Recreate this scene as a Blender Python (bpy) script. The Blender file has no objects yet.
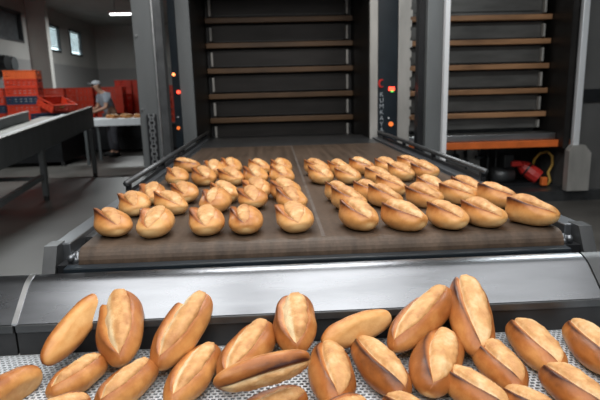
import bpy, bmesh, math, random
from mathutils import Vector, Matrix, noise
sc = bpy.context.scene
COL = sc.collection
# ---------------------------------------------------------------- camera
R = math.radians
F_PX, PITCH, YAW, ROLL, CAM_H = 525.5, R(11.72), R(2.68), R(1.49), 1.3
cam = bpy.data.cameras.new('camera'); cam_o = bpy.data.objects.new('camera', cam); COL.objects.link(cam_o)
cam.sensor_width = 36; cam.lens = 36 * F_PX / 600; cam.clip_end = 100
fw = Vector((math.sin(YAW)*math.cos(PITCH), math.cos(YAW)*math.cos(PITCH), -math.sin(PITCH)))
r0 = Vector((math.cos(YAW), -math.sin(YAW), 0)); u0 = r0.cross(fw)
rt = r0*math.cos(ROLL) - u0*math.sin(ROLL); up = u0*math.cos(ROLL) + r0*math.sin(ROLL)
cam_o.matrix_world = Matrix(((rt.x, up.x, -fw.x, 0), (rt.y, up.y, -fw.y, 0), (rt.z, up.z, -fw.z, CAM_H), (0, 0, 0, 1)))
cam.dof.use_dof = True; cam.dof.focus_distance = 1.5; cam.dof.aperture_fstop = 4.5
sc.camera = cam_o
CP = Vector((0, 0, CAM_H))
def ray(x, y): return fw + rt*((x-300)/F_PX) - up*((y-200)/F_PX)
def atz(x, y, z):
    d = ray(x, y); return CP + d*((z-CAM_H)/d.z)
def aty(x, y, Y):
    d = ray(x, y); return CP + d*(Y/d.y)
# ---------------------------------------------------------------- world, exposure
w = bpy.data.worlds.new('world'); sc.world = w; w.use_nodes = True
w.node_tree.nodes['Background'].inputs[0].default_value = (.80, .90, 1, 1)
w.node_tree.nodes['Background'].inputs[1].default_value = .09
sc.view_settings.view_transform = 'Standard'; sc.view_settings.look = 'None'
sc.view_settings.exposure = .16; sc.view_settings.gamma = 1; sc.view_settings.use_curve_mapping = False
# ceiling luminaires and added fill lamps: (name-label, x, y, z, rotation, length, power, tint)
LAMPS = [('long white ceiling panel lamp over the steel cover, leftmost of three', -.86, .90, 3.1, 1.1, 2.4, 27, (1, .97, .94)),
         ('long white ceiling panel lamp over the steel cover, middle of three', .40, .90, 3.1, 1.1, 2.4, 25, (1, .97, .94)),
         ('long white ceiling panel lamp over the steel cover, rightmost of three', 1.75, .90, 3.1, 1.1, 2.4, 10, (1, .97, .94)),
         ('added fill lamp behind the camera, left of two', -.9, -1.3, 3.1, 1.3, .4, 40, (1, .97, .93)),  # fill added to light the camera-facing sides of the rolls
         ('added fill lamp behind the camera, right of two', 1.1, -1.3, 3.1, 1.3, .4, 40, (1, .97, .93)),  # second added fill from behind the camera
         ('white ceiling lamp above the middle of the oven loader belt', .15, 3.3, 3.1, 1.5, .4, 40, (1, .98, .95)),
         ('glowing white tube lamp hanging at upper left', -3.9, 15.3, 3.46, .85, .14, 110, (.95, 1, 1)),
         ('added fill lamp over the crates, out of the picture', -4.4, 9.0, 3.5, 1.2, .14, 90, (.95, 1, 1)),  # added to lift the dim left room, kept out of view
         ('unseen fill lamp for the right oven post, out of the picture', 2.6, 3.6, 3.3, 1.2, .2, 36, (.95, 1, 1))]  # unseen fill, turned up to brighten the right post
# ---------------------------------------------------------------- materials
def node_mat(name, col, rough=.5, metal=0, noise_scale=0, amt=.2, bump=0, stretch=(1, 1, 1), spec=.5, coat=0, rvar=0):
    m = bpy.data.materials.new(name); m.use_nodes = True; nt = m.node_tree; b = nt.nodes['Principled BSDF']
    b.inputs['Base Color'].default_value = (*col, 1); b.inputs['Roughness'].default_value = rough
    b.inputs['Metallic'].default_value = metal; b.inputs['Specular IOR Level'].default_value = spec
    b.inputs['Coat Weight'].default_value = coat
    if noise_scale:
        tc = nt.nodes.new('ShaderNodeTexCoord'); mp = nt.nodes.new('ShaderNodeMapping'); mp.inputs['Scale'].default_value = stretch
        nz = nt.nodes.new('ShaderNodeTexNoise'); nz.inputs['Scale'].default_value = noise_scale; nz.inputs['Detail'].default_value = 6
        nt.links.new(tc.outputs['Object'], mp.inputs[0]); nt.links.new(mp.outputs[0], nz.inputs['Vector'])
        rp = nt.nodes.new('ShaderNodeValToRGB')
        rp.color_ramp.elements[0].position = .3; rp.color_ramp.elements[1].position = .7
        rp.color_ramp.elements[0].color = (*[c*(1-amt) for c in col], 1); rp.color_ramp.elements[1].color = (*[min(1, c*(1+amt)) for c in col], 1)
        nt.links.new(nz.outputs['Fac'], rp.inputs[0]); nt.links.new(rp.outputs[0], b.inputs['Base Color'])
        if rvar:
            mr = nt.nodes.new('ShaderNodeMapRange'); mr.inputs['To Min'].default_value = max(.02, rough-rvar); mr.inputs['To Max'].default_value = rough+rvar
            nt.links.new(nz.outputs['Fac'], mr.inputs[0]); nt.links.new(mr.outputs[0], b.inputs['Roughness'])
        if bump:
            bp = nt.nodes.new('ShaderNodeBump'); bp.inputs['Strength'].default_value = bump; bp.inputs['Distance'].default_value = .01
            nt.links.new(nz.outputs['Fac'], bp.inputs['Height']); nt.links.new(bp.outputs[0], b.inputs['Normal'])
    return m
def glow(name, col, s):
    m = bpy.data.materials.new(name); m.use_nodes = True; b = m.node_tree.nodes['Principled BSDF']
    b.inputs['Base Color'].default_value = (*col, 1); b.inputs['Emission Color'].default_value = (*col, 1); b.inputs['Emission Strength'].default_value = s
    return m
M = {}
M['floor'] = node_mat('floor_concrete', (.088, .083, .076), .42, 0, 1.3, .35, .06, rvar=.12)
M['ceiling'] = node_mat('ceiling_paint', (.34, .33, .31), .8, 0, 2, .1)
M['steel'] = node_mat('brushed_steel', (.55, .56, .57), .33, 1, 14, .12, 0, (.15, 1, 1), rvar=.06)
M['cover'] = node_mat('worn_cover_steel', (.21, .222, .24), .27, 1, 7, .15, 0, (.5, 2.5, 2.5), rvar=.07)
M['framesteel'] = node_mat('frame_steel', (.20, .215, .235), .36, .8, 9, .15, 0, (1, .2, 1))
M['dsteel'] = node_mat('dark_steel', (.10, .105, .11), .4, .7, 10, .2)
M['graysteel'] = node_mat('painted_grey_steel', (.15, .162, .168), .42, .3, 6, .12, 0, (1, 1, .2))
M['lightstrip'] = node_mat('matte_steel_strip', (.42, .41, .39), .45, .4, 8, .18, 0, (1, 1, .3))
M['bright'] = node_mat('reflection_pale_steel', (.80, .82, .85), .3, .25, 6, .06, 0, (1, 1, .2))  # pale low-metal colour stands in for light reflected by the steel
M['skirt'] = node_mat('dark_skirt_steel', (.035, .036, .038), .4, .4, 8, .3)
M['black'] = node_mat('black_paint', (.012, .013, .015), .4, 0, 8, .3)
M['blackblue'] = node_mat('blue_black_panel', (.012, .018, .024), .3, 0, 8, .2)
M['rubber'] = node_mat('black_rubber', (.02, .02, .02), .7, 0, 20, .2)
M['deckface'] = node_mat('dull_oven_face', (.021, .019, .018), .45, .5, 5, .35, 0, (.4, 1, 1.5))
M['deckface2'] = node_mat('grey_oven_face', (.13, .127, .122), .42, .5, 5, .3, 0, (.4, 1, 1.5))
M['ledge'] = node_mat('heat_browned_steel', (.12, .065, .03), .45, .2, 4, .35, 0, (.5, 2, 2))
M['ledge2'] = node_mat('copper_browned_steel', (.42, .22, .11), .42, .2, 4, .35, 0, (.5, 2, 2))
M['orange'] = node_mat('orange_paint', (.75, .16, .03), .5, 0, 6, .15)
M['red'] = node_mat('red_paint', (.55, .03, .025), .4, 0, 6, .2)
M['yellow'] = node_mat('yellow_hose', (.50, .30, .05), .5, 0, 8, .2)
M['cratered'] = node_mat('red_crate_plastic', (.56, .04, .013), .45, 0, 6, .15)
M['crateorange'] = node_mat('orange_crate_plastic', (.62, .10, .02), .45, 0, 6, .12)
M['cratenavy'] = node_mat('navy_crate_plastic', (.02, .035, .07), .4, 0, 6, .2)
M['white'] = node_mat('white_plastic', (.75, .77, .80), .45, 0, 12, .06)
M['beltwhite'] = node_mat('white_link_plastic', (.60, .64, .68), .4, 0, 30, .08)
M['skin'] = node_mat('skin', (.50, .28, .19), .5, 0, 8, .1)
M['shirt'] = node_mat('grey_cotton', (.30, .33, .38), .9, 0, 14, .15)
M['cap'] = node_mat('pale_cap_cotton', (.55, .58, .62), .9, 0, 14, .1)
M['trouser'] = node_mat('dark_cotton', (.05, .05, .06), .9, 0, 14, .2)
M['glassdark'] = node_mat('dark_pane', (.08, .085, .09), .35, 0, 8, .3)
M['letter'] = node_mat('grey_letter_paint', (.34, .37, .40), .5, 0, 10, .1)
M['lgtred'] = glow('red_lamp', (1, .06, .03), 3.0); M['lgtamber'] = glow('amber_lamp', (1, .22, .04), .5)
M['lgtgreen'] = glow('green_lamp', (.1, .9, .15), .7); M['lgtorange'] = glow('orange_lamp', (1, .25, .08), 3)
M['diffuser'] = glow('lamp_diffuser', (1, 1, .98), .8)
M['daylight'] = glow('daylight_pane', (.75, .95, 1), 1.6); M['tube'] = glow('tube_diffuser', (1, 1, .98), 4)
def wall_mat():
    m = node_mat('wall_paint', (.42, .41, .39), .7, 0, 1.5, .08); nt = m.node_tree; b = nt.nodes['Principled BSDF']
    tc = nt.nodes.new('ShaderNodeTexCoord'); sp = nt.nodes.new('ShaderNodeSeparateXYZ'); nt.links.new(tc.outputs['Object'], sp.inputs[0])
    lt = nt.nodes.new('ShaderNodeMath'); lt.operation = 'LESS_THAN'; lt.inputs[1].default_value = 2.3; nt.links.new(sp.outputs['Z'], lt.inputs[0])
    mx = nt.nodes.new('ShaderNodeMixRGB'); nt.links.new(lt.outputs[0], mx.inputs[0])
    src = b.inputs['Base Color'].links[0].from_socket; nt.links.new(src, mx.inputs[1]); mx.inputs[2].default_value = (.29, .285, .28, 1)
    nt.links.new(mx.outputs[0], b.inputs['Base Color']); return m
M['wall'] = wall_mat()
M['wallpale'] = node_mat('pilaster_paint', (.55, .54, .51), .7, 0, 2, .06)
M['walldark'] = node_mat('dark_wall_paint', (.09, .09, .09), .7, 0, 2, .15)
def belt_mat():      # woven belt with lengthwise streaks and floury wear
    m = node_mat('oven_belt_cloth', (.074, .051, .036), .5, 0, 6, .34, .05, (4, .15, 1), spec=.3, rvar=.07); nt = m.node_tree; b = nt.nodes['Principled BSDF']
    tc = nt.nodes.new('ShaderNodeTexCoord')
    nz = nt.nodes.new('ShaderNodeTexNoise'); nz.inputs['Scale'].default_value = 90; nz.inputs['Detail'].default_value = 3; nt.links.new(tc.outputs['Object'], nz.inputs['Vector'])
    n2 = nt.nodes.new('ShaderNodeTexNoise'); n2.inputs['Scale'].default_value = 2.2; n2.inputs['Detail'].default_value = 5; nt.links.new(tc.outputs['Object'], n2.inputs['Vector'])
    src = b.inputs['Base Color'].links[0].from_socket
    mx = nt.nodes.new('ShaderNodeMixRGB'); mx.blend_type = 'OVERLAY'; mx.inputs[0].default_value = .4; nt.links.new(src, mx.inputs[1]); nt.links.new(nz.outputs['Fac'], mx.inputs[2])
    m2 = nt.nodes.new('ShaderNodeMixRGB'); m2.blend_type = 'OVERLAY'; m2.inputs[0].default_value = .45; nt.links.new(mx.outputs[0], m2.inputs[1]); nt.links.new(n2.outputs['Fac'], m2.inputs[2])
    nt.links.new(m2.outputs[0], b.inputs['Base Color']); return m
M['belt'] = belt_mat()
def crust_mat(name, pale, mid, brown, burnt, rough, nscale, bump, mot=.46):
    m = bpy.data.materials.new(name); m.use_nodes = True; nt = m.node_tree; b = nt.nodes['Principled BSDF']
    at = nt.nodes.new('ShaderNodeAttribute'); at.attribute_name = 'bake'
    oi = nt.nodes.new('ShaderNodeObjectInfo')
    tc = nt.nodes.new('ShaderNodeTexCoord')
    nz = nt.nodes.new('ShaderNodeTexNoise'); nz.inputs['Scale'].default_value = nscale; nz.inputs['Detail'].default_value = 5; nz.inputs['Roughness'].default_value = .6
    nt.links.new(tc.outputs['Object'], nz.inputs['Vector'])
    a1 = nt.nodes.new('ShaderNodeMath'); a1.operation = 'MULTIPLY_ADD'; a1.inputs[1].default_value = mot; a1.inputs[2].default_value = -mot/2; nt.links.new(nz.outputs['Fac'], a1.inputs[0])
    a2 = nt.nodes.new('ShaderNodeMath'); a2.operation = 'ADD'; nt.links.new(a1.outputs[0], a2.inputs[0]); nt.links.new(at.outputs['Fac'], a2.inputs[1])
    a3 = nt.nodes.new('ShaderNodeMath'); a3.operation = 'MULTIPLY_ADD'; a3.inputs[1].default_value = .12; a3.inputs[2].default_value = -.06; nt.links.new(oi.outputs['Random'], a3.inputs[0])
    a4 = nt.nodes.new('ShaderNodeMath'); a4.operation = 'ADD'; nt.links.new(a2.outputs[0], a4.inputs[0]); nt.links.new(a3.outputs[0], a4.inputs[1])
    rp = nt.nodes.new('ShaderNodeValToRGB'); cr = rp.color_ramp
    cr.elements[0].position = 0; cr.elements[0].color = (*pale, 1); cr.elements[1].position = 1; cr.elements[1].color = (*burnt, 1)
    e = cr.elements.new(.33); e.color = (*mid, 1); e = cr.elements.new(.62); e.color = (*brown, 1)
    nt.links.new(a4.outputs[0], rp.inputs[0]); nt.links.new(rp.outputs[0], b.inputs['Base Color'])
    b.inputs['Roughness'].default_value = rough; b.inputs['Specular IOR Level'].default_value = .35
    b.inputs['Subsurface Weight'].default_value = 0
    bp = nt.nodes.new('ShaderNodeBump'); bp.inputs['Strength'].default_value = bump; bp.inputs['Distance'].default_value = .004
    nt.links.new(nz.outputs['Fac'], bp.inputs['Height']); nt.links.new(bp.outputs[0], b.inputs['Normal'])
    return m
M['crust'] = crust_mat('bread_crust', (.84, .56, .26), (.65, .32, .105), (.37, .125, .030), (.045, .011, .006), .36, 34, .4)
M['bloom'] = crust_mat('bread_bloom', (.84, .67, .41), (.64, .355, .145), (.42, .18, .06), (.20, .06, .02), .5, 55, 1.0, .62)
# ---------------------------------------------------------------- helpers
def tag(o, label=None, cat=None, group=None, kind=None):
    if label: o['label'] = label
    if cat: o['category'] = cat
    if group: o['group'] = group
    if kind: o['kind'] = kind
    return o
def thing(name, label, cat, loc=(0, 0, 0), rz=0, group=None):
    o = bpy.data.objects.new(name, None); COL.objects.link(o); o.location = loc; o.rotation_euler = (0, 0, rz); o.empty_display_size = .05
    return tag(o, label, cat, group)
class MB:
    def __init__(s): s.bm = bmesh.new()
    def box(s, x0, x1, y0, y1, z0, z1, bev=0):
        r = bmesh.ops.create_cube(s.bm, size=1); vs = r['verts']
        for v in vs: v.co = Vector(((x0+x1)/2+v.co.x*(x1-x0), (y0+y1)/2+v.co.y*(y1-y0), (z0+z1)/2+v.co.z*(z1-z0)))
        if bev:
            es = list({e for v in vs for e in v.link_edges}); bmesh.ops.bevel(s.bm, geom=es, offset=bev, segments=2, affect='EDGES', profile=.5)
        return s
    def tube(s, pts, r, n=10, caps=True, rad=None):
        pts = [Vector(p) for p in pts]; rings = []
        for i, p in enumerate(pts):
            d = (pts[min(i+1, len(pts)-1)] - pts[max(i-1, 0)]).normalized()
            a = d.orthogonal().normalized() if i == 0 else (pa - d*pa.dot(d)).normalized()
            pa = a; b = d.cross(a); rr = rad[i] if rad else r
            rings.append([s.bm.verts.new(p + (a*math.cos(t)+b*math.sin(t))*rr) for t in [2*math.pi*k/n for k in range(n)]])
        for A, B in zip(rings, rings[1:]):
            for k in range(n): s.bm.faces.new((A[k], A[(k+1) % n], B[(k+1) % n], B[k]))
        if caps: s.bm.faces.new(rings[0][::-1]); s.bm.faces.new(rings[-1])
        return s
    def prism(s, prof, axis, a, b):      # closed polygon profile extruded along an axis
        def mk(t, p): return {'x': (t, p[0], p[1]), 'y': (p[0], t, p[1]), 'z': (p[0], p[1], t)}[axis]
        A = [s.bm.verts.new(mk(a, p)) for p in prof]; B = [s.bm.verts.new(mk(b, p)) for p in prof]; n = len(prof)
        for k in range(n): s.bm.faces.new((A[k], A[(k+1) % n], B[(k+1) % n], B[k]))
        s.bm.faces.new(A[::-1]); s.bm.faces.new(B); return s
    def sphere(s, c, r, seg=14, sc3=(1, 1, 1)):
        q = bmesh.ops.create_uvsphere(s.bm, u_segments=seg, v_segments=max(6, seg*2//3), radius=r)
        for v in q['verts']: v.co = Vector((v.co.x*sc3[0], v.co.y*sc3[1], v.co.z*sc3[2])) + Vector(c)
        return s
    def build(s, name, mat, parent=None, smooth=False, bevel=0):
        off = Vector((0, 0, 0)); p = parent
        while p: off += p.location; p = p.parent
        for v in s.bm.verts: v.co -= off
        bmesh.ops.recalc_face_normals(s.bm, faces=s.bm.faces[:])
        me = bpy.data.meshes.new(name); s.bm.to_mesh(me); s.bm.free(); me.materials.append(mat)
        if smooth:
            for f in me.polygons: f.use_smooth = True
        o = bpy.data.objects.new(name, me); COL.objects.link(o); o.parent = parent
        if bevel:
            b = o.modifiers.new('bevel', 'BEVEL'); b.width = bevel; b.segments = 2; b.limit_method = 'ANGLE'
        return o
def S(name, mb, mat): return tag(mb.build(name, mat), kind='structure')
def copy_tree(o, parent=None):
    c = o.copy(); COL.objects.link(c); c.parent = parent
    for ch in list(o.children): copy_tree(ch, c)
    return c
# ---------------------------------------------------------------- the room
XL, YB, ZC = -6.5, 20.7, 3.85
S('floor', MB().box(-6.7, 8, -1.5, YB+.2, -.1, 0), M['floor'])
S('ceiling', MB().box(-6.7, 8, -1.5, YB+.2, ZC, ZC+.1), M['ceiling'])
S('wall_back', MB().box(-6.7, 8, YB, YB+.2, 0, ZC), M['wall'])
S('wall_right', MB().box(7.8, 8, -1.5, YB, 0, ZC), M['walldark'])
S('wall_partition', MB().box(3.35, 7.8, 7.6, 7.75, 0, ZC), M['walldark'])
WY = {1: (11.2, 14.8, 2.72, 3.50), 2: (16.2, 17.28, 2.64, 3.44), 3: (18.1, 19.15, 2.64, 3.46)}
mb = MB()
segs = [-1.5, 11.2, 14.55, 15.75, 17.0, 18.4, 20.0, YB]
mb.box(XL-.2, XL, -1.5, 11.2, 0, ZC)
prev = 11.2
for k in (1, 2, 3):
    a, b, z0, z1 = WY[k]
    if a > prev: mb.box(XL-.2, XL, prev, a, 0, ZC)
    mb.box(XL-.2, XL, a, b, 0, z0); mb.box(XL-.2, XL, a, b, z1, ZC); prev = b
mb.box(XL-.2, XL, prev, YB, 0, ZC)
S('wall_left', mb, M['wall'])
S('trim_1', MB().box(XL, XL+.5, 15.1, 15.3, 0, ZC), M['wallpale'])     # pilaster
for k in (1, 2, 3):
    a, b, z0, z1 = WY[k]
    m = MB(); t = .06
    m.box(XL-.06, XL+.02, a, a+t, z0, z1); m.box(XL-.06, XL+.02, b-t, b, z0, z1); m.box(XL-.06, XL+.02, a, b, z0, z0+t); m.box(XL-.06, XL+.02, a, b, z1-t, z1)
    f = S('window_%d' % k, m, M['dsteel'])
    p = MB().box(XL-.1, XL-.08, a, b, z0, z1).build('pane', M['glassdark'] if k == 1 else M['daylight'], f)
    if k > 1:
        s_ = MB(); n = 9
        for i in range(n):
            z = z0+t+(z1-z0-2*t)*(i+1.6)/(n+1.0); s_.box(XL-.07, XL-.05, a+t, b-t, z-.022, z+.022)
        s_.build('louvre', M['graysteel'], f)
# ---------------------------------------------------------------- lamps
for lab, x, y, z, L, D, pw, tint in LAMPS:
    t = thing('ceiling_lamp', lab, 'lamp', (x, y, z))
    MB().box(x-L/2-.04, x+L/2+.04, y-D/2-.03, y+D/2+.03, z+.03, z+.09).build('housing', M['white'], t)
    MB().box(x-L/2, x+L/2, y-D/2, y+D/2, z, z+.03).build('diffuser', M['diffuser' if D > .15 else 'tube'], t)
    for sx in (-.35, .35): MB().tube([(x+sx*L, y, z+.09), (x+sx*L, y, ZC)], .008, 6).build('hanger', M['graysteel'], t)
    l = bpy.data.lights.new('lamp_light', 'AREA'); l.shape = 'RECTANGLE'; l.size = L; l.size_y = D; l.energy = pw; l.color = tint
    lo = bpy.data.objects.new('lamp_light', l); COL.objects.link(lo); lo.parent = t; lo.location = (0, 0, -.01)
# ---------------------------------------------------------------- oven loader
BX0, BX1, BZ, BY0, BY1 = -.60, .90, .85, 1.59, 4.45
LD = thing('belt_loader', 'wide dark oven loading belt carrying two blocks of rolls into the left oven', 'conveyor', (.13, 3, 0))
prof = []; rr = .045
for k in range(13):
    a = math.pi/2 + math.pi*k/12; prof.append((BY0+rr*math.cos(a), BZ-rr+rr*math.sin(a)))
for k in range(13):
    a = -math.pi/2 + math.pi*k/12; prof.append((BY1+rr*math.cos(a), BZ-rr+rr*math.sin(a)))
MB().prism(prof, 'x', BX0, BX1).build('conveyor_belt', M['belt'], LD, smooth=False)
m = MB()
m.box(.140, .152, BY0, BY1, BZ, BZ+.0008)
m.build('belt_seam', node_mat('pale_belt_seam', (.105, .085, .072), .5, 0, 20, .3), LD)
MB().box(BX0-.02, BX1+.02, 4.5, 5.5, BZ-.09, BZ-.012).build('sill_plate', M['dsteel'], LD)
for sx, x0, x1 in ((-1, -.705, -.648), (1, .94, 1.0)):
    MB().box(x0, x1, 1.62, 5.35, .76, .852, .004).build('side_frame', M['framesteel'], LD)
    MB().prism([(1.64, .855), (1.58, .855), (1.525, .75), (1.56, .75), (1.64, .80)], 'x', x0-.006 if sx < 0 else x0+.024, x1-.024 if sx < 0 else x1+.006).build('corner_bracket', M['dsteel'], LD)
    MB().box(min(xi0 := (x1-.02 if sx < 0 else x0-.04), xi0+.06), max(xi0, xi0+.06), 1.555, 1.62, .70, .80).build('bearing_block', M['black'], LD)
    xi = x1 if sx < 0 else x0
    MB().box(min(xi, xi-sx*.030), max(xi, xi-sx*.030), 1.75, 5.3, .815, .835).build('edge_strip', M['dsteel'], LD)
    xr = -.685 if sx < 0 else 1.0
    hr = MB().tube([(xr, 2.42, .903), (xr, 5.55, .903)], .014, 10).build('handrail', M['dsteel'], LD, smooth=True)
    for yy in (2.46, 3.25, 4.0, 4.75, 5.4):
        MB().box(xr-.012, xr+.012, yy-.012, yy+.012, .80, .90).build('stanchion', M['black'], hr)
    MB().box(xr-.008, xr+.008, 2.44, 5.5, .853, .872).build('guard_strip', M['black'], hr)
    # shaft end with tension screw
    xs = BX0-.004 if sx < 0 else BX1+.004
    sh = MB().tube([(xs, BY0, BZ-.045), (xs+sx*.04, BY0, BZ-.045)], .014, 12).build('roller_shaft', M['framesteel'], LD, smooth=True)
    n_ = MB().tube([(xs+sx*.012, BY0-.004, BZ-.02), (xs+sx*.012, BY0-.004, BZ-.09)], .008, 8)
    n_.tube([(xs+sx*.035, BY0+.0, BZ-.04), (xs+sx*.035, BY0+.12, BZ-.04)], .009, 8)
    n_.sphere((xs+sx*.03, BY0-.012, BZ-.035), .012, 8)
    n_.build('tension_screw', M['framesteel'], sh, smooth=True)
m = MB().box(-.63, .90, 1.50, 1.535, .742, .808, .004)
m.build('front_beam', M['blackblue'], LD)
m = MB(); m.box(BX0, BX1, 1.66, 5.2, .68, .75)
m.build('underframe', M['black'], LD)
for x in (-.69, .95):
    for y in (1.7, 3.4, 5.1):
        MB().box(x-.035, x+.035, y-.035, y+.035, 0, .77).build('leg', M['dsteel'], LD)
# lift masts
def mast(label, x0, x1, face, edge_right):
    y0 = 4.3; t = thing('lift_mast', label, 'mast', ((x0+x1)/2, y0, 0))
    w_ = x1-x0; xe = x0+w_*.70
    MB().box(x0, xe, y0, y0+.16, 0, 3.1, .006).build('column', M[face], t)
    MB().box(xe+.004, x1, y0+.03, y0+.15, 0, 3.1).build('channel', M['dsteel'], t)
    MB().box(xe-.004, xe+.010, y0-.008, y0+.02, 0, 3.1, .003).build('edge_strip', M['bright' if edge_right else 'steel'], t)
    return t
lm = mast('tall grey steel lift column left of the loader belt with a chain in its slot', -1.06, -.84, 'graysteel', False)
p_ = MB().box(-1.005, -.925, 4.287, 4.301, .70, 1.145).build('chain_slot', M['black'], lm)
ch = MB()
for k in range(14):
    z = .72+k*.031
    ch.box(-.985, -.945, 4.278, 4.288, z, z+.009); ch.box(-.990 if k % 2 else -.982, -.978 if k % 2 else -.970, 4.276, 4.288, z, z+.03); ch.box(-.952 if k % 2 else -.960, -.940 if k % 2 else -.948, 4.276, 4.288, z, z+.03)
ch.build('chain', M['steel'], p_)
bo = MB()
for z in (1.19, 1.75): bo.tube([(-1.03, 4.285, z), (-1.03, 4.301, z)], .01, 8)
bo.build('bolt', M['steel'], lm)
# right mast flange: pale colour stands in for a reflection
t = thing('lift_mast', 'tall grey steel lift column right of the loader belt with a pale edge standing in for a reflection', 'mast', (1.35, 4.3, 0))
MB().box(1.25, 1.375, 4.3, 4.46, 0, 3.1, .006).build('column', M['graysteel'], t)
MB().prism([(1.378, 4.33), (1.385, 4.27), (1.42, 4.27), (1.427, 4.33), (1.427, 4.44), (1.378, 4.44)], 'z', 0, 3.1).build('edge_strip', M['bright'], t)
MB().box(1.20, 1.246, 4.36, 4.46, 0, 3.1).build('channel', M['black'], t)
# ---------------------------------------------------------------- ovens
ZB = [2.055, 1.79, 1.515, 1.235, .965]
def oven_stack(t, x0, x1, y1, ledge, face, zfloor, brk, dz=0):
    ZB_ = [z+dz for z in ZB]
    for i, z in enumerate([2.38]+ZB_):
        MB().box(x0, x1, y1-.10, y1, z-.029, z+.029, .006).build('deck_ledge', M[ledge], t)
    zs = [2.38]+ZB_+[zfloor]
    for a, b in zip(zs, zs[1:]):
        d = MB().box(x0+.05, x1-.05, y1+.0, y1+.04, b+.04, a-.04, .004).build('deck_door', M[face], t)
        MB().box(x0+.10, x1-.10, y1-.012, y1-.001, (a+b)/2-.09, (a+b)/2-.082).build('door_seam', M['black'], d)
    for a, b in zip(zs, zs[1:]):
        for xx in brk: MB().box(xx-.012, xx+.012, y1-.07, y1-.01, b+.05, a-.07, .004).build('hinge_bracket', M['lightstrip'], t)
OV = thing('deck_oven', 'large dark multi-deck oven with brown ledges at the far end of the loader belt', 'oven', (.1, 6, 0))
oven_stack(OV, -.715, .925, 6.2, 'ledge', 'deckface', .60, (-.66, .865), .026)
m = MB(); m.box(-.78, -.72, 5.03, 6.4, 0, 2.7); m.build('side_wall', M['deckface'], OV)
m = MB(); m.box(.925, .985, 5.03, 6.4, 0, 2.7); m.build('side_wall', M['deckface'], OV)
MB().box(-.92, 1.30, 6.25, 7.4, 0, 2.75).build('casing', M['black'], OV)
MB().box(-.92, 1.30, 4.75, 6.25, 2.45, 2.75).build('shade_hood', M['dsteel'], OV)  # unseen, put in above the view to shade the oven mouth
MB().box(-.72, .925, 5.56, 6.19, .0, .80).build('base_panel', M['black'], OV)
MB().box(-.846, -.72, 5.0, 5.05, 0, 2.45, .004).build('front_strip', M['graysteel'], OV)
MB().box(.918, .993, 5.0, 5.05, 0, 2.45, .004).build('front_strip', M['lightstrip'], OV)
m = MB(); m.box(1.181, 1.292, 4.99, 5.05, 0, 2.45, .004)
for k in range(16): m.box(1.288, 1.298+.006*(k % 3), 4.992, 5.04, .95+k*.09, 1.01+k*.09)
m.build('front_strip', M['lightstrip'], OV)
# control panels
CPL = MB().box(-.912, -.848, 5.0, 5.06, 0, 2.45).build('control_panel', M['blackblue'], OV)
CPR = MB().box(.995, 1.179, 5.0, 5.06, 0, 2.45).build('control_panel', M['blackblue'], OV)
def lamp_at(px_, py_, r, mat, parent, name='indicator_lamp'):
    p = aty(px_, py_, 4.995); return MB().tube([p+Vector((0, .006, 0)), p+Vector((0, -.012, 0))], r, 12).build(name, M[mat], parent, smooth=False)
lamp_at(178.5, 92, .016, 'lgtred', CPL); lamp_at(178.5, 128, .016, 'lgtamber', CPL); lamp_at(178, 117, .006, 'white', CPL, 'switch')
lamp_at(173.6, 74.5, .014, 'lgtorange', CPL)
p = aty(391.8, 88.8, 4.995)
MB().box(p.x-.030, p.x+.026, 4.985, 5.001, p.z-.016, p.z+.018, .003).build('digital_display', M['lgtred'], CPR)
MB().box(p.x-.012, p.x+.018, 4.985, 5.001, p.z-.03, p.z-.018, .003).build('indicator_lamp', M['lgtgreen'], CPR)
lamp_at(390.8, 124, .022, 'lgtamber', CPR); lamp_at(388.5, 118, .007, 'white', CPR, 'switch')
# the maker's writing: stacked letters under a red crescent
for k, chh in enumerate('KUMKAYA'):
    p = aty(381.6, 94.6+k*5.9, 4.997)
    cu = bpy.data.curves.new('lettering', 'FONT'); cu.body = chh; cu.size = .058; cu.align_x = 'CENTER'; cu.align_y = 'CENTER'; cu.extrude = .001
    to = bpy.data.objects.new('tmp', cu); COL.objects.link(to)
    bpy.context.view_layer.update()
    me = bpy.data.meshes.new_from_object(to.evaluated_get(bpy.context.evaluated_depsgraph_get())); bpy.data.objects.remove(to)
    me.materials.clear(); me.materials.append(M['letter'])
    o = bpy.data.objects.new('lettering', me); COL.objects.link(o); o.parent = CPR; o.rotation_euler = (R(90), 0, 0)
    o.location = Vector((p.x, 4.997, p.z)) - OV.location
m = MB(); pc = aty(381.6, 83.5, 4.995); pts = [(pc.x+.024*math.cos(a), 4.994, pc.z+.034*math.sin(a)) for a in [R(50+26*k) for k in range(11)]]
m.tube(pts, .008, 6, rad=[.002, .005, .008, .01, .011, .011, .011, .01, .008, .005, .002]); m.build('crescent_logo', M['red'], CPR)
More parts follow.
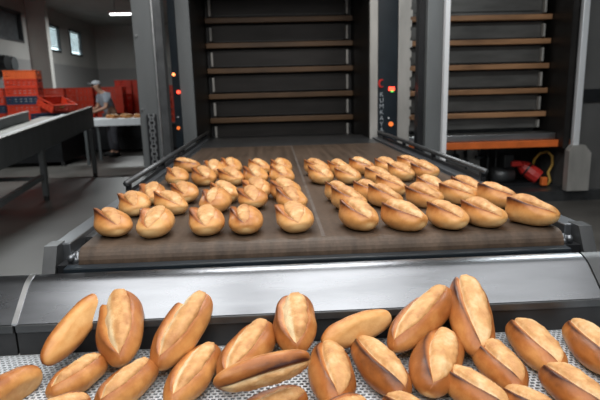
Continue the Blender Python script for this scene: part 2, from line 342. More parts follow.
# right oven
OR_ = thing('deck_oven', 'right-hand deck oven with copper-brown ledges above an orange beam', 'oven', (2.5, 6, 0))
oven_stack(OR_, 1.55, 3.21, 6.2, 'ledge2', 'deckface2', .76, (3.14,))
MB().box(1.50, 3.21, 5.86, 6.2, .69, .76, .004).build('sill_plate', M['steel'], OR_)
MB().box(1.50, 3.44, 5.80, 5.86, .608, .685, .004).build('front_beam', M['orange'], OR_)
MB().box(3.215, 3.285, 5.70, 6.4, .60, 2.7).build('side_wall', M['deckface'], OR_)
MB().box(1.45, 4.2, 6.45, 7.5, .12, 2.75).build('casing', M['black'], OR_)
MB().box(1.45, 4.2, 5.68, 7.5, 0, .12).build('plinth', M['dsteel'], OR_)
MB().box(3.285, 3.355, 5.62, 5.68, .60, 2.75, .008).build('front_post', M['bright'], OR_)
m = MB(); m.prism([(3.24, .13), (3.49, .13), (3.49, .55), (3.41, .64), (3.28, .64), (3.24, .58)], 'y', 5.60, 5.69); m.build('post_cover', M['lightstrip'], OR_)
MB().box(3.36, 4.2, 5.72, 6.45, .12, 2.75).build('side_casing', M['walldark'], OR_)
MB().box(3.36, 4.2, 5.70, 5.72, 1.10, 1.24).build('dark_band', M['black'], OR_)
MB().box(3.56, 4.2, 5.69, 5.72, 1.93, 2.2).build('pale_panel', M['graysteel'], OR_)
MB().box(1.5, 2.55, 6.38, 6.44, .12, .60).build('rear_panel', M['lightstrip'], OR_)
for x in (2.35, 2.62, 2.72): MB().tube([(x, 6.3, .12), (x, 6.3, .60)], .012, 8).build('pipe', M['dsteel'], OR_, smooth=True)
for k, (x, z) in enumerate(((2.05, .42), (2.2, .47), (2.33, .40), (2.5, .45))):
    m = MB(); m.sphere((x, 6.28, z), .045, 10, (1.3, .8, .7)); m.tube([(x, 6.28, z), (x+.02, 6.36, z+.12)], .014, 6)
    m.build('valve', M['dsteel'], OR_, smooth=True)
# red burner fan on the plinth
bf = thing('burner_motor', 'red rounded burner motor standing under the orange beam', 'motor', (3.0, 6.08, .12))
m = MB(); m.tube([(2.93, 6.12, .37), (2.99, 6.10, .33), (3.08, 6.05, .26), (3.13, 6.02, .22)], .08, 10, rad=[.045, .085, .092, .085]); m.build('motor_casing', M['red'], bf)
MB().tube([(3.01, 6.09, .315), (3.025, 6.08, .303)], .093, 14).build('clamp_band', M['black'], bf)
m = MB(); m.box(2.80, 2.92, 6.02, 6.10, .36, .42, .01); m.tube([(2.90, 6.06, .39), (2.97, 6.08, .36)], .022, 8); m.build('gas_valve', M['red'], bf)
MB().tube([(2.62, 6.15, .24), (2.86, 6.15, .24)], .1, 14).build('fan_housing', M['dsteel'], bf, smooth=True)
MB().box(2.72, 2.84, 6.06, 6.2, .34, .50, .01).build('terminal_box', M['black'], bf)
MB().box(2.62, 3.16, 6.02, 6.2, .12, .16).build('mounting_foot', M['black'], bf)
MB().box(3.11, 3.18, 5.90, 5.96, .14, .24, .01).build('end_plate', M['orange'], bf)
tag(MB().tube([(3.12, 6.18, .30), (3.13, 6.15, .42), (3.18, 6.12, .50), (3.26, 6.1, .52), (3.31, 6.08, .46), (3.30, 6.05, .36), (3.24, 6.02, .28), (3.26, 6.0, .18), (3.22, 5.98, .135)], .016, 8).build('gas_hose', M['yellow'], None, smooth=True),
    'looped yellow hose beside the red burner motor', 'hose')
# ---------------------------------------------------------------- cooling conveyor with link belt
QZ = .62
OC = thing('cooling_conveyor', 'conveyor with a white perforated link belt in the foreground', 'conveyor', (.08, 1.0, 0))
bm_ = MB(); bm = bm_.bm; px_ = .0145; py_ = .0115; X0, X1, Y0, Y1 = -1.1, 1.25, .86, 1.345
ny = int((Y1-Y0)/py_); nx = int((X1-X0)/px_)
for j in range(ny):
    for i in range(nx):
        cx = X0+(i+(.5 if j % 2 else 0))*px_; cy = Y0+j*py_
        o_ = [bm.verts.new((cx+a*px_, cy+b*py_, QZ)) for a, b in ((0, 0), (1, 0), (1, 1), (0, 1))]
        h_ = [bm.verts.new((cx+a*px_, cy+b*py_, QZ)) for a, b in ((.16, .17), (.84, .17), (.84, .83), (.16, .83))]
        l_ = [bm.verts.new((v.co.x, v.co.y, QZ-.003)) for v in h_]
        for k in range(4):
            n = (k+1) % 4; bm.faces.new((o_[k], o_[n], h_[n], h_[k])); bm.faces.new((h_[k], h_[n], l_[n], l_[k]))
bm_.build('link_belt', M['beltwhite'], OC)
MB().box(X0, X1, Y0, Y1, QZ-.06, QZ-.016).build('slider_bed', M['black'], OC)
MB().box(X0, X1, Y0-.06, Y0-.01, .5, QZ+.03).build('side_frame', M['graysteel'], OC)
for x in (-.9, 1.05):
    for y in (.86, 1.22): MB().box(x-.03, x+.03, y-.03, y+.03, 0, QZ-.05).build('leg', M['graysteel'], OC)
# stainless roller cover between the two conveyors
CV = thing('steel_cover', 'curved stainless steel cover plate between the dark loader belt and the white link belt', 'cover', (.1, 1.4, 0))
cp = [(1.475, .802)]
for k in range(1, 21):
    a = R(4) + R(35)*min(1, k/8); cp.append((cp[-1][0]-math.cos(a), cp[-1][1]-math.sin(a)))
sy_c = (1.475-1.337)/(1.475-cp[-1][0]); sz_c = (.802-.712)/(.802-cp[-1][1])
cp = [(1.475-(1.475-a)*sy_c, .802-(.802-b)*sz_c) for a, b in cp]
def cover(x0, x1, name='cover_plate'):
    m = MB(); m.prism(cp + [(p[0]+.003, p[1]-.006) for p in cp[::-1]], 'x', x0, x1); o = m.build(name, M['cover'], CV)
    for f in o.data.polygons:
        if abs(f.normal.x) < .5: f.use_smooth = True
    es = o.modifiers.new('edge_split', 'EDGE_SPLIT'); es.split_angle = R(35)
    return o
ye, ze = cp[-1]
cover(-.700, .905); cover(-1.05, -.706)
cv3 = cover(.911, 1.25)
cv3.data.materials[0] = M['dsteel']
m = MB(); m.prism([(p[0], p[1]+.003) for p in cp] + [(p[0], p[1]-.004) for p in cp[::-1]], 'x', -.712, -.698); m.build('seam_strip', M['steel'], CV)
for x0, x1 in ((-.703, 1.25), (-1.05, -.709)):
    MB().box(x0, x1, ye-.004, ye+.03, ze-.024, ze-.002, .003).build('lip', M['dsteel'], CV)
    MB().box(x0, x1, ye+.004, ye+.02, QZ+.002, ze-.026).build('skirt_plate', M['skirt'], CV)
for x in (-.95, .0, 1.15): MB().box(x-.02, x+.02, 1.385, 1.42, 0, .69).build('support_post', M['dsteel'], CV)
MB().box(-1.0, 1.2, 1.385, 1.42, .69, .72).build('support_rail', M['dsteel'], CV)
# ---------------------------------------------------------------- bread rolls
RL, RW, RH = .19, .105, .084
def roll_meshes(seed, open_, lip, phi0, skew, tc=.04, th_=.80, crumb=.25, power=.8, asym=0):
    rnd = random.Random(seed); off = Vector((rnd.uniform(0, 50), rnd.uniform(0, 50), rnd.uniform(0, 50)))
    NU, NF, NB = 38, 40, 16
    def prof(t):           # t in [-1,1] -> axial x and radius factor
        th = t*math.pi/2; return RL/2*math.sin(th)*(1+.03*math.sin(3*th)), max(.0, math.cos(th))**power
    def surf(t, phi, k=1.0):
        x, r = prof(t)
        y = math.sin(phi)*RW/2*r*k; z = math.cos(phi)*RH/2*r*k
        if z > 0: z *= 1+asym*t
        if z < 0: z *= .92
        if z < -RH*.36: z = -RH*.36 + (z+RH*.36)*.2
        p = Vector((x, y, z)); n = noise.noise(p*14+off)*.0050 + noise.noise(p*36+off)*.0014
        return p + Vector((0, y, z)).normalized()*n if (abs(y)+abs(z)) > 1e-6 else p
    def delta(t):
        s = abs(t-tc)/th_; return open_*max(0, 1-s*s)**.6 if s < 1 else 0.0
    def cen(t): return phi0 + skew*t
    def lipf(t): return lip*math.exp(-((t-.42)/.36)**2)
    bm = bmesh.new(); la = bm.verts.layers.float.new('bake'); rows = []
    for i in range(NU+1):
        t = -1+2*i/NU; t = max(-.985, min(.985, t)); d = delta(t); c = cen(t); row = []; op = min(1, d/open_*1.6); lp = lipf(t)*op
        a0 = c+d
        # folded inside of the ear, then the outer crust from the ear round the underside to the far edge
        v = bm.verts.new(surf(t, a0-.02-.30*op, 1-.36*op)); v[la] = .30; row.append(v)
        v = bm.verts.new(surf(t, a0-.015-.08*op, 1-.05*op+lp*.8)); v[la] = .72; row.append(v)
        span = 2*math.pi-2*d
        for j in range(NF+1):
            s = (j/NF)**1.25; ph = a0+span*s
            k = 1+math.exp(-s/.045)*lp
            v = bm.verts.new(surf(t, ph, k)); p = v.co
            up_ = math.cos(ph)
            bake = (.535 if not asym else .31) - .06*abs(t)**2 + .10*up_ + .22*noise.noise(p*12+off)
            if up_ < -.2: bake -= .30*(-up_-.2)
            hot = op*(.45+.9*lp/max(lip, .01))*min(1.5, lip/.10)
            bake += .42*math.exp(-s/.014)*hot + .24*math.exp(-s/.07)*hot + .08*math.exp(-(1-s)/.03)*op
            v[la] = max(0, min(1, bake)); row.append(v)
        v = bm.verts.new(surf(t, c-d+.12*op, 1-.10*op)); v[la] = .5; row.append(v)
        rows.append(row)
    for A, B in zip(rows, rows[1:]):
        for k in range(len(A)-1): bm.faces.new((A[k], A[k+1], B[k+1], B[k]))
    bm.faces.new(rows[0]); bm.faces.new(rows[-1][::-1])
    bmesh.ops.recalc_face_normals(bm, faces=bm.faces[:])
    me = bpy.data.meshes.new('crust'); bm.to_mesh(me); bm.free(); me.materials.append(M['crust'])
    for f in me.polygons: f.use_smooth = True
    bm = bmesh.new(); la = bm.verts.layers.float.new('bake'); rows = []
    NT = 40; ta, tb = max(-.97, tc-th_-.02), min(.97, tc+th_+.02)
    for i in range(NT+1):
        t = ta+(tb-ta)*i/NT; d = delta(t)+.03; c = cen(t); row = []; op = min(1, delta(t)/open_*1.4)
        for j in range(NB+1):
            q = j/NB; ph = c+d+.05-(2*d+.16)*q
            rise = min(1, max(0, q-.06)/(crumb+.12)); rise = rise*rise*(3-2*rise)
            k = (.76 if crumb < .4 else .70)+.05*(1-op) + (.27 if crumb < .4 else .33)*rise*op + .09*math.sin(min(1, max(0, (q-.2)/.8))*math.pi)*op - .14*max(0, (q-.88)/.12)
            if op < .08: k = .78
            p = surf(t, ph, k)
            rough = noise.noise(p*48+off)*.55+noise.noise(p*105+off)*.4
            p += Vector((0, p.y, p.z)).normalized()*rough*(.0022 if asym else .0042 if crumb < .4 else .0058)*op
            v = bm.verts.new(p)
            g = min(1, max(0, (q-crumb*.72)/.13))
            v[la] = max(0, min(1, (.03 if crumb < .15 else 0)+(.40 if crumb > .4 else .36)*g + .24*(1-op)**2 + .10*max(0, (q-.6)/.4) + .20*noise.noise(p*26+off)*g - .10*rough*g)); row.append(v)
        rows.append(row)
    for A, B in zip(rows, rows[1:]):
        for k in range(NB): bm.faces.new((A[k], A[k+1], B[k+1], B[k]))
    bmesh.ops.recalc_face_normals(bm, faces=bm.faces[:])
    m2 = bpy.data.meshes.new('bloom'); bm.to_mesh(m2); bm.free(); m2.materials.append(M['bloom'])
    if sum(f.normal.z for f in m2.polygons) < 0: m2.flip_normals()
    for f in m2.polygons: f.use_smooth = True
    return me, m2
VAR_S = [roll_meshes(s, .56+.06*(s % 3), .52, .14+.1*(s % 2), .12, .04, .93, .14, .66, .48) for s in (1, 2, 3, 4)]    # small rolls, ear standing up at one end
VAR_S2 = [roll_meshes(s, .46, .52, .24, .20, .08, .90, .12, .66, .48) for s in (11, 12)]
VAR_W = [roll_meshes(s, .84, .04, -.02, .14, .08, .82, .56) for s in (5, 6, 7)]                # wide open split with pale crumb
VAR_E = [roll_meshes(s, .70, .10, -.10, .25, .04, .84, .16) for s in (8, 9, 10)]               # dark ear, big golden bloom
def proto(meshes):
    e = bpy.data.objects.new('bread_roll', None); e.empty_display_size = .03
    for n, me in zip(('crust', 'bloom'), meshes):
        o = bpy.data.objects.new(n, me); o.parent = e
    return e
PR = {k: [proto(m) for m in v] for k, v in (('S', VAR_S), ('T', VAR_S2), ('W', VAR_W), ('E', VAR_E))}
def put(pr, mat, label, group):
    e = copy_tree(pr); e.matrix_world = mat; tag(e, label, 'bread roll', group); return e
# loader rolls: (row from the front, order) -> pixel of the middle of the roll
ORD = ['leftmost', 'second from left', 'middle', 'second from right', 'rightmost']
ROWN = ['front row', 'second row from the front', 'middle row', 'second row from the back', 'back row']
LEFT = [[(113, 223), (156, 223), (207, 221), (246, 220), (295, 218)],
        [(135, 204), (171, 203), (215.5, 201.5), (253, 197.5), (292, 199.5)],
        [(152.5, 193.5), (185, 192.5), (225, 192), (257.5, 188.5), (286, 190)],
        [(177.5, 176.5), (204.5, 176.5), (231.5, 176.5), (256, 176), (282, 175.5)],
        [(187, 165), (214, 169), (231, 167), (259.5, 167), (281.5, 167)]]
RIGHT = [[(359, 216), (404, 216.5), (447.5, 215.5), (483.5, 213.5), (531.5, 212)],
         [(349, 200), (385, 197), (424.5, 196), (457.5, 193), (497, 196.5)],
         [(340, 192), (369.5, 191), (391, 185.5), (431.5, 187), (467, 187)],
         [(321, 175), (348, 175), (379, 176.5), (401, 172), (425.5, 170.5)],
         [(317, 168), (340, 168), (362, 166.5), (387, 165.5), (410, 164)]]
rnd = random.Random(5)
for blk, rows, side in (('left', LEFT, -1), ('right', RIGHT, 1)):
    for r, row in enumerate(rows):
        for c, (x, y) in enumerate(row):
            p = atz(x, y+1, BZ+.036)
            if side < 0: ang = 104 + rnd.uniform(-12, 12) + (12 if r in (0, 1) and c < 2 else 0)
            else: ang = 111 + rnd.uniform(-9, 9) + (14 if (r, c) == (0, 4) or (r == 1 and c >= 3) else 0)
            if (blk, r, c) == ('left', 4, 0): ang = 160
            if (blk, r, c) == ('left', 1, 2) or (blk, r, c) == ('left', 0, 1): ang = 85
            s = .80*rnd.uniform(.96, 1.05)
            if (blk, r) == ('right', 0) or (blk, r) == ('right', 1): s *= 1.05
            if r >= 3: s *= 1.04
            if (blk, r, c) == ('right', 0, 4): s *= 1.06
            wz = s*1.27
            mt = Matrix.Translation((p.x, p.y, BZ+.003+RH*.375*wz)) @ Matrix.Rotation(R(ang), 4, 'Z') @ Matrix.Rotation(R(rnd.uniform(-8, 8)), 4, 'X') @ Matrix.Diagonal((s*1.0, s*(1.38 if side < 0 else 1.27), wz, 1))
            k = 'S' if rnd.random() < .72 else 'T'; pr = rnd.choice(PR[k])
            put(pr, mt, 'split roll, %s in the %s, %s belt block' % (ORD[c], ROWN[r], blk), 'rolls on the loader belt')
# foreground rolls: tail pixel, tip pixel, width in pixels, axis heights above the link belt, spin, variant, label
FR = [
 (45, 362, 102, 296, 31, .055, .125, -112, 'E', 'smooth long brown roll leaning diagonally on the black lip at far left, split turned away'),
 (122, 363, 119, 293, 47, .045, .125, -22, 'W', 'upright roll on the black lip with pale crumb at its left, between two diagonal rolls'),
 (159, 367, 206, 292, 46, .045, .115, -8, 'W', 'long roll tilted right on the black lip with pale crumb streak, third from left'),
 (50, 390, 102, 355, 40, .045, .045, -14, 'W', 'roll with wide pale split lying below the smooth leaning roll at far left'),
 (-22, 400, 40, 367, 38, .045, .045, -75, 'E', 'smooth brown roll cut off by the left edge of the photo'),
 (100, 405, 150, 360, 45, .045, .045, -16, 'W', 'roll with triangular pale crumb lying below the upright roll at left'),
 (171, 399, 212, 343, 42, .045, .045, -6, 'W', 'roll with narrow cream split lying just left of the crossing pair'),
 (226, 382, 266, 325, 46, .045, .06, -16, 'W', 'split roll partly hidden under the smooth crossing roll'),
 (215, 383, 311, 357, 34, .11, .115, 105, 'E', 'smooth roll lying crosswise on top of other rolls near the middle'),
 (297, 352, 293, 297, 44, .055, .12, -12, 'W', 'upright roll with two cream slits standing against the lip at the middle'),
 (335, 399, 327, 345, 47, .045, .045, 6, 'E', 'roll with dark left ear just below the smooth roll right of centre'),
 (323, 342, 391, 316, 31, .06, .075, -100, 'E', 'smooth golden roll lying sideways against the lip, just right of the middle'),
 (403, 390, 359, 338, 42, .045, .045, 0, 'E', 'roll with long dark diagonal ear right below the smooth sideways roll'),
 (394, 349, 447, 290, 44, .05, .11, -18, 'W', 'large tilted roll with pale hollow leaning on the lip right of centre'),
 (479, 354, 462, 277, 43, .045, .125, 4, 'E', 'tall roll standing upright against the lip with dark edge on its left'),
 (428, 388, 445, 334, 50, .045, .045, 6, 'E', 'round roll with cracked top in front of the two tall right rolls'),
 (520, 384, 478, 338, 42, .045, .045, 0, 'E', 'roll with dark diagonal ear lying below and right of the tall upright roll'),
 (558, 367, 515, 321, 42, .045, .045, 0, 'E', 'roll lying clear near the lip at right with a rough golden top'),
 (616, 368, 572, 322, 42, .045, .045, 0, 'E', 'topmost of the rolls cut off by the right edge of the photo'),
 (508, 410, 444, 367, 44, .045, .045, 5, 'E', 'broad pale roll at the bottom edge left of the bottom right corner pair'),
 (606, 408, 545, 364, 44, .045, .045, 0, 'E', 'roll with dark split nearest the bottom right corner'),
 (230, 418, 306, 386, 40, .046, .045, 6, 'W', 'roll with pale crumb at the bottom edge under the crosswise roll'),
 (302, 418, 368, 396, 38, .045, .045, 14, 'E', 'roll with dark rim at the bottom edge right of the middle'),
 (436, 418, 384, 391, 36, .045, .045, 4, 'E', 'roll top just showing at the bottom edge below the dark diagonal ear roll'),
 (566, 420, 503, 385, 40, .045, .045, 4, 'E', 'roll top at the bottom edge between two rolls at right'),
 (22, 414, 92, 395, 38, .045, .045, 0, 'E', 'roll edge just showing at the bottom left'),
]
for i, (x0, y0, x1, y1, wpx, ha, hb, spin, k, lab) in enumerate(FR):
    a = atz(x0, y0, QZ+ha); b = atz(x1, y1, QZ+hb); ax = (b-a); L = ax.length; ax.normalize()
    mid = (a+b)/2; depth = (mid-CP).dot(fw); wm = wpx*depth/F_PX
    side_ = Vector((0, 0, 1)).cross(ax).normalized(); z_ax = ax.cross(side_)
    rot = Matrix((ax, side_, z_ax)).transposed().to_4x4()
    sw = wm/RW
    if ha < .05 and hb < .05: mid.z = QZ + RH*.37*sw*1.0 + .003
    mt = Matrix.Translation(mid) @ rot @ Matrix.Rotation(R(spin), 4, 'X') @ Matrix.Diagonal((L/RL, sw, sw*1.0, 1))
    put(PR[k][i % len(PR[k])], mt, lab, 'rolls on the link belt')
# ---------------------------------------------------------------- inclined conveyor at left
IC = thing('inclined_conveyor', 'grey inclined conveyor on legs at the left, rising towards the crates', 'conveyor', (-3.3, 7, 0))
def zt(Y): return .875+(Y-5.85)*.0838
def panel(x0, x1, ya, yb, dz0, dz1, nm, mat):
    m = MB(); m.prism([(ya, zt(ya)+dz0), (yb, zt(yb)+dz0), (yb, zt(yb)+dz1), (ya, zt(ya)+dz1)], 'x', x0, x1); return m.build(nm, M[mat], IC)
panel(-2.97, -2.945, 4.2, 8.9, -.32, 0, 'side_panel', 'graysteel')
panel(-2.985, -2.93, 4.2, 8.9, -.0, .014, 'panel_cap', 'lightstrip')
panel(-3.78, -3.755, 4.2, 8.4, -.32, 0.0, 'side_panel', 'graysteel')
panel(-3.80, -3.74, 4.2, 8.4, .0, .014, 'panel_cap', 'lightstrip')
panel(-3.75, -2.975, 4.2, 8.85, -.16, -.13, 'belt', 'lightstrip')
panel(-3.42, -3.36, 4.2, 8.85, -.129, -.10, 'divider_strip', 'white')
for y in (6.83, 8.75, 4.6):
    for x in (-2.96, -3.765):
        l_ = MB().box(x-.03, x+.03, y-.03, y+.03, .05, zt(min(y, 8.3))-.31).build('leg', M['graysteel'], IC)
        MB().tube([(x, y, 0), (x, y, .06)], .035, 10).build('foot', M['rubber'], l_)
m = MB().box(-3.75, -2.97, 6.81, 6.85, .26, .31).build('cross_brace', M['graysteel'], IC)
MB().box(-3.79, -3.74, 4.6, 6.8, .28, .33).build('cross_brace', M['graysteel'], IC)
MB().prism([(4.6, .05), (6.8, .28), (6.8, .34), (4.6, .11)], 'x', -3.0, -2.94).build('cross_brace', M['graysteel'], IC)
# ---------------------------------------------------------------- work table
WT = thing('work_table', 'white-topped work table in front of the worker in grey', 'table', (-2.95, 10.7, 0))
MB().box(-3.65, -2.45, 10.3, 11.15, .83, .87, .008).build('table_top', M['white'], WT)
MB().box(-3.65, -2.45, 10.285, 10.3, .74, .865).build('apron', M['white'], WT)
for x in (-3.6, -2.5):
    for y in (10.35, 11.1): MB().box(x-.025, x+.025, y-.025, y+.025, 0, .83).build('leg', M['graysteel'], WT)
tb = [(-3.18, 10.62, 20), (-3.05, 10.48, 60), (-2.92, 10.60, 10), (-2.80, 10.46, 40), (-2.68, 10.58, 80), (-2.56, 10.46, 15)]
for i, (x, y, a) in enumerate(tb):
    mt = Matrix.Translation((x, y, .871+RH*.375)) @ Matrix.Rotation(R(a), 4, 'Z')
    put(PR['E'][i % 3], mt, 'far roll on the white work table, %s from the left of six' % ('first', 'second', 'third', 'fourth', 'fifth', 'sixth')[i], 'rolls on the white work table')
bt = thing('bottle', 'tall white tapered bottle at the right end of the white work table', 'bottle', (-2.56, 10.98, .87))
MB().tube([(-2.56, 10.98, .87), (-2.56, 10.98, .90), (-2.56, 10.98, 1.09), (-2.56, 10.98, 1.23), (-2.56, 10.98, 1.27)], .06, 14, rad=[.058, .062, .055, .03, .018]).build('bottle_body', M['white'], bt, smooth=True)
MB().tube([(-2.56, 10.98, 1.27), (-2.56, 10.98, 1.33), (-2.57, 10.98, 1.41)], .02, 10, rad=[.022, .02, .012]).build('cap', M['white'], bt, smooth=True)
# ---------------------------------------------------------------- crates
def crate_mesh(mat):
    m = MB(); L, W_, H = .60, .40, .165; t = .012
    m.box(-L/2, L/2, -W_/2, W_/2, 0, .012)
    for s in (-1, 1):
        ys = sorted((s*(W_/2-t), s*W_/2)); m.box(-L/2, L/2, *ys, .012, .05); m.box(-L/2, L/2, *ys, .065, .10); m.box(-L/2, L/2, *ys, .115, H-.01)
        for k in range(7):
            x = -L/2+.02+k*(L-.04)/6; m.box(x-.012, x+.012, min(ys)-(.006 if s < 0 else 0), max(ys)+(.006 if s > 0 else 0), .0, H-.012)
        xs = sorted((s*(L/2-t), s*L/2)); m.box(*xs, -W_/2, W_/2, .012, .05); m.box(*xs, -W_/2, W_/2, .065, .10)
        m.box(*xs, -W_/2, -.06, .10, H-.01); m.box(*xs, .06, W_/2, .10, H-.01); m.box(*xs, -.06, .06, .145, H-.01)
        for k in range(5):
            y = -W_/2+.02+k*(W_-.04)/4; m.box(min(xs)-(.006 if s < 0 else 0), max(xs)+(.006 if s > 0 else 0), y-.012, y+.012, 0, .10)
    for s in (-1, 1):
        m.box(-L/2-.01, L/2+.01, s*W_/2-.012, s*W_/2+.012, H-.018, H-.002); m.box(s*L/2-.012, s*L/2+.012, -W_/2-.01, W_/2+.01, H-.018, H-.002)
    bm = m.bm; bmesh.ops.recalc_face_normals(bm, faces=bm.faces[:]); me = bpy.data.meshes.new('bread_crate'); bm.to_mesh(me); bm.free(); me.materials.append(M[mat]); return me
CM = {c: crate_mesh(c) for c in ('cratered', 'crateorange', 'cratenavy')}
cname = {'cratered': 'red', 'crateorange': 'orange', 'cratenavy': 'navy'}
def crate(x, y, z, rz, c, label, group, tilt=0):
    o = bpy.data.objects.new('bread_crate', CM[c]); COL.objects.link(o); o.location = (x, y, z); o.rotation_euler = (tilt, 0, rz); return tag(o, label, 'crate', group)
def stack(x, y, rz, n, where, group, special=None, z0=.672):
    num = ['lowest', 'second from below', 'third from below', 'fourth from below', 'fifth from below', 'sixth from below', 'seventh from below']
    for k in range(n):
        c = (special or {}).get(k, 'cratered')
        crate(x, y, z0+k*.167, rz, c, ('%s crate, %s in the stack %s' % (cname[c], num[k], where)) if k < n-1 else ('%s crate on top of the stack %s' % (cname[c], where)), group)
def bench(x0, x1, y0, y1, label):
    t = thing('low_bench', label, 'bench', ((x0+x1)/2, (y0+y1)/2, 0))
    MB().box(x0, x1, y0, y1, .63, .67, .005).build('bench_top', M['dsteel'], t)
    MB().box(x0+.05, x1-.05, y0+.06, y1-.05, .08, .63).build('cabinet_body', M['black'], t)
    for x in (x0+.06, x1-.06):
        for y in (y0+.08, y1-.08): MB().box(x-.03, x+.03, y-.03, y+.03, 0, .08).build('foot', M['rubber'], t)
bench(-6.15, -4.0, 10.2, 11.65, 'dark low bench carrying the left crates, behind the inclined conveyor')
bench(-5.5, -2.0, 12.35, 14.2, 'long dark low bench carrying the row of red crates behind the worker')
stack(-4.98, 11.1, R(8), 7, 'nearest the left edge of the photo', 'crates in the left stack', {6: 'crateorange', 3: 'cratenavy'})
stack(-5.75, 11.3, R(8), 5, 'cut off by the left photo edge', 'crates in the cut-off left stack', {2: 'cratenavy'})
stack(-4.32, 10.6, R(4), 2, 'under the tilted crate', 'crates in the low stack', {1: 'cratenavy'})
for i, (x, wh) in enumerate(((-5.05, 'right behind the tilted crate'), (-4.42, 'next behind the tilted crate'), (-3.8, 'behind the head of the worker'))):
    stack(x, 12.7+.1*i, R((2, -3, 3)[i]), 5, wh, 'crates in the long red row')
stack(-3.66, 13.75, R(90), 6, 'of the tall pair nearer the worker', 'crates in the tall red pair')
stack(-3.22, 13.75, R(90), 6, 'of the tall pair farther from the worker', 'crates in the tall red pair')
stack(-2.35, 12.7, R(90), 5, 'glimpsed beside the oven', 'crates in the glimpsed stack')
tc_ = crate(-4.2, 10.6, 1.09, R(68), 'cratered', 'tilted red crate holding bread on top of the navy crate', 'tilted crate', R(24))
for i, (dx, dy) in enumerate(((-.12, -.06), (.02, -.08), (.14, -.05))):
    mt = Matrix.Translation((-4.18+dx, 10.5+dy, 1.13+dy*.2)) @ Matrix.Rotation(R(40+25*i), 4, 'Z') @ Matrix.Scale(.8, 4)
    put(PR['W'][i], mt, 'pale roll in the tilted red crate, %s of three' % ('leftmost', 'middle', 'rightmost')[i], 'rolls in the tilted crate')
# wall fan
fn = thing('wall_fan', 'dark round-fronted fan unit on the left wall above the orange crates', 'fan', (XL+.2, 13.2, 2.1))
MB().box(XL, XL+.16, 12.75, 13.75, 1.93, 2.32, .02).build('housing', M['dsteel'], fn)
MB().tube([(XL+.16, 13.0, 2.12), (XL+.36, 13.0, 2.12)], .17, 18).build('fan_drum', M['black'], fn)
MB().tube([(XL+.16, 13.5, 2.12), (XL+.30, 13.5, 2.12)], .17, 18).build('fan_drum', M['graysteel'], fn)
# ---------------------------------------------------------------- the worker
PX, PY = -3.55, 11.75
WK = thing('person', 'person in pale cap and grey T-shirt bending over the white work table', 'person', (PX, PY, 0))
def skin(name, verts, edges, rad, mat, parent, sub=2, root=0):
    me = bpy.data.meshes.new(name); off = parent.location if not parent.parent else Vector(parent.location)+Vector(parent.parent.location)
    me.from_pydata([Vector(v)-off for v in verts], edges, []); o = bpy.data.objects.new(name, me); COL.objects.link(o); o.parent = parent
    sk = o.modifiers.new('skin', 'SKIN'); sk.use_smooth_shade = True
    for i, v in enumerate(me.skin_vertices[0].data):
        v.radius = rad[i] if isinstance(rad[i], tuple) else (rad[i], rad[i]); v.use_root = (i == root)
    s_ = o.modifiers.new('sub', 'SUBSURF'); s_.levels = sub; s_.render_levels = sub
    dg = bpy.context.evaluated_depsgraph_get(); bpy.context.view_layer.update(); dg = bpy.context.evaluated_depsgraph_get()
    m2 = bpy.data.meshes.new_from_object(o.evaluated_get(dg)); o.modifiers.clear(); o.data = m2
    m2.materials.clear(); m2.materials.append(M[mat])
    for f in m2.polygons: f.use_smooth = True; f.material_index = 0
    return o
def W3(x, y, z): return (PX+x, PY+y, z)
# facing left and towards the table: forward is (-.75,-.65)
fx, fy = -.78, -.62; sx_, sy_ = .62, -.78   # forward and the person's left
def B(f, s, z): return W3(f*fx+s*sx_, f*fy+s*sy_, z)
V = []; E_ = []; RD = []
def add(p, r, par=None):
    V.append(p); RD.append(r)
    if par is not None: E_.append((par, len(V)-1))
    return len(V)-1
pel = add(B(-.06, 0, .93), (.15, .12)); abd = add(B(0, 0, 1.08), (.14, .11), pel); chs = add(B(.08, 0, 1.26), (.16, .12), abd); nk0 = add(B(.13, 0, 1.37), .07, chs)
nk = add(B(.17, 0, 1.43), .055, nk0); hd = add(B(.21, 0, 1.49), (.075, .085), nk); ht = add(B(.22, 0, 1.56), (.07, .085), hd)
for s in (-1, 1):
    sh = add(B(.09, s*.17, 1.31), .065, chs); el = add(B(.14, s*.23, 1.06), .045, sh); wr = add(B(.36, s*.14, .98), .03, el)
    pm = add(B(.43, s*.12, .965), (.035, .018), wr)
    for q, ln in ((-.03, .06), (-.01, .075), (.01, .072), (.03, .06)):
        k1 = add(B(.475, s*.12+q, .958), .009, pm); add(B(.475+ln*.5, s*.12+q, .935), .008, k1)
    th = add(B(.42, s*.12-s*.045, .955), .011, pm); add(B(.455, s*.12-s*.055, .935), .009, th)
    hp = add(B(-.07, s*.10, .86), .095, pel); kn = add(B(-.03, s*.11, .48), .06, hp); an = add(B(-.06, s*.11, .08), .04, kn); add(B(.08, s*.13, .045), .04, an)
body = skin('body', V, E_, RD, 'skin', WK)
fc = MB()
hc = Vector(B(.215, 0, 1.525)); Fw = Vector((fx, fy, 0)); Sd = Vector((sx_, sy_, 0))
fc.sphere(hc+Fw*.095+Vector((0, 0, -.01)), .016, 8, (1, 1, 1.5))
for s in (-1, 1): fc.sphere(hc+Sd*s*.08+Vector((0, 0, -.005)), .022, 8, (.6, .8, 1.3))
fc.build('nose_and_ears', M['skin'], WK, smooth=True)
fe = MB()
for s in (-1, 1): fe.sphere(hc+Fw*.082+Sd*s*.03+Vector((0, 0, .012)), .009, 8)
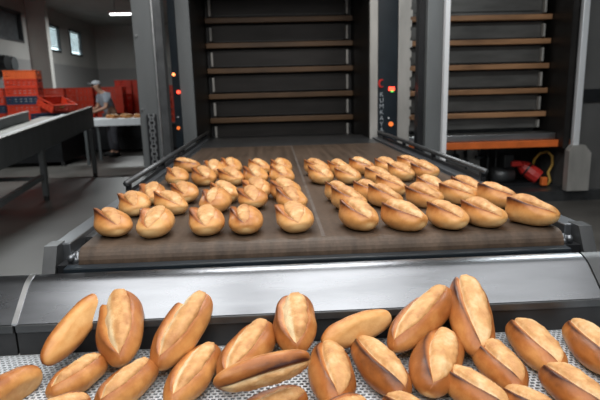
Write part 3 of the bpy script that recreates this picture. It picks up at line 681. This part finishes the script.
fe.tube([hc+Fw*.09-Sd*.022+Vector((0, 0, -.05)), hc+Fw*.094+Vector((0, 0, -.05)), hc+Fw*.09+Sd*.022+Vector((0, 0, -.05))], .005, 6)
fe.build('eyes_and_mouth', M['trouser'], WK, smooth=True)
cpm = MB(); cpm.sphere(hc+Vector((0, 0, .045)), .098, 16, (1, 1, .62)); cpo = cpm.build('cap', M['cap'], WK, smooth=True)
MB().prism([(hc.x+fx*.05-sx_*.07, hc.y+fy*.05-sy_*.07), (hc.x+fx*.16-sx_*.05, hc.y+fy*.16-sy_*.05), (hc.x+fx*.16+sx_*.05, hc.y+fy*.16+sy_*.05), (hc.x+fx*.05+sx_*.07, hc.y+fy*.05+sy_*.07)], 'z', hc.z+.035, hc.z+.045).build('cap_peak', M['cap'], cpo)
V = []; E_ = []; RD = []
p0 = add(B(-.06, 0, .88), (.165, .135)); p1 = add(B(0, 0, 1.08), (.16, .13), p0); p2 = add(B(.08, 0, 1.26), (.175, .135), p1); p3 = add(B(.12, 0, 1.345), (.10, .09), p2)
for s in (-1, 1):
    a = add(B(.09, s*.175, 1.31), .08, p2); add(B(.12, s*.22, 1.13), .068, a)
skin('shirt', V, E_, RD, 'shirt', WK)
V = []; E_ = []; RD = []
p0 = add(B(-.06, 0, .92), (.16, .13))
for s in (-1, 1):
    a = add(B(-.07, s*.10, .84), .105, p0); b_ = add(B(-.03, s*.11, .48), .08, a); add(B(-.06, s*.11, .10), .065, b_)
skin('trousers', V, E_, RD, 'trouser', WK)
for s in (-1, 1):
    q = MB(); a_ = Vector(B(-.10, s*.11, .045)); b_ = Vector(B(.04, s*.125, .05)); c_ = Vector(B(.15, s*.135, .035))
    q.tube([a_, b_, c_], .05, 12, rad=[.044, .05, .036]); q.build('shoe', M['rubber'], WK, smooth=True)
mt = Matrix.Translation(B(.56, -.02, .99)) @ Matrix.Rotation(R(20), 4, 'Z')
put(PR['E'][1], mt, 'far golden roll held in both hands by the worker in grey', 'roll in hands')
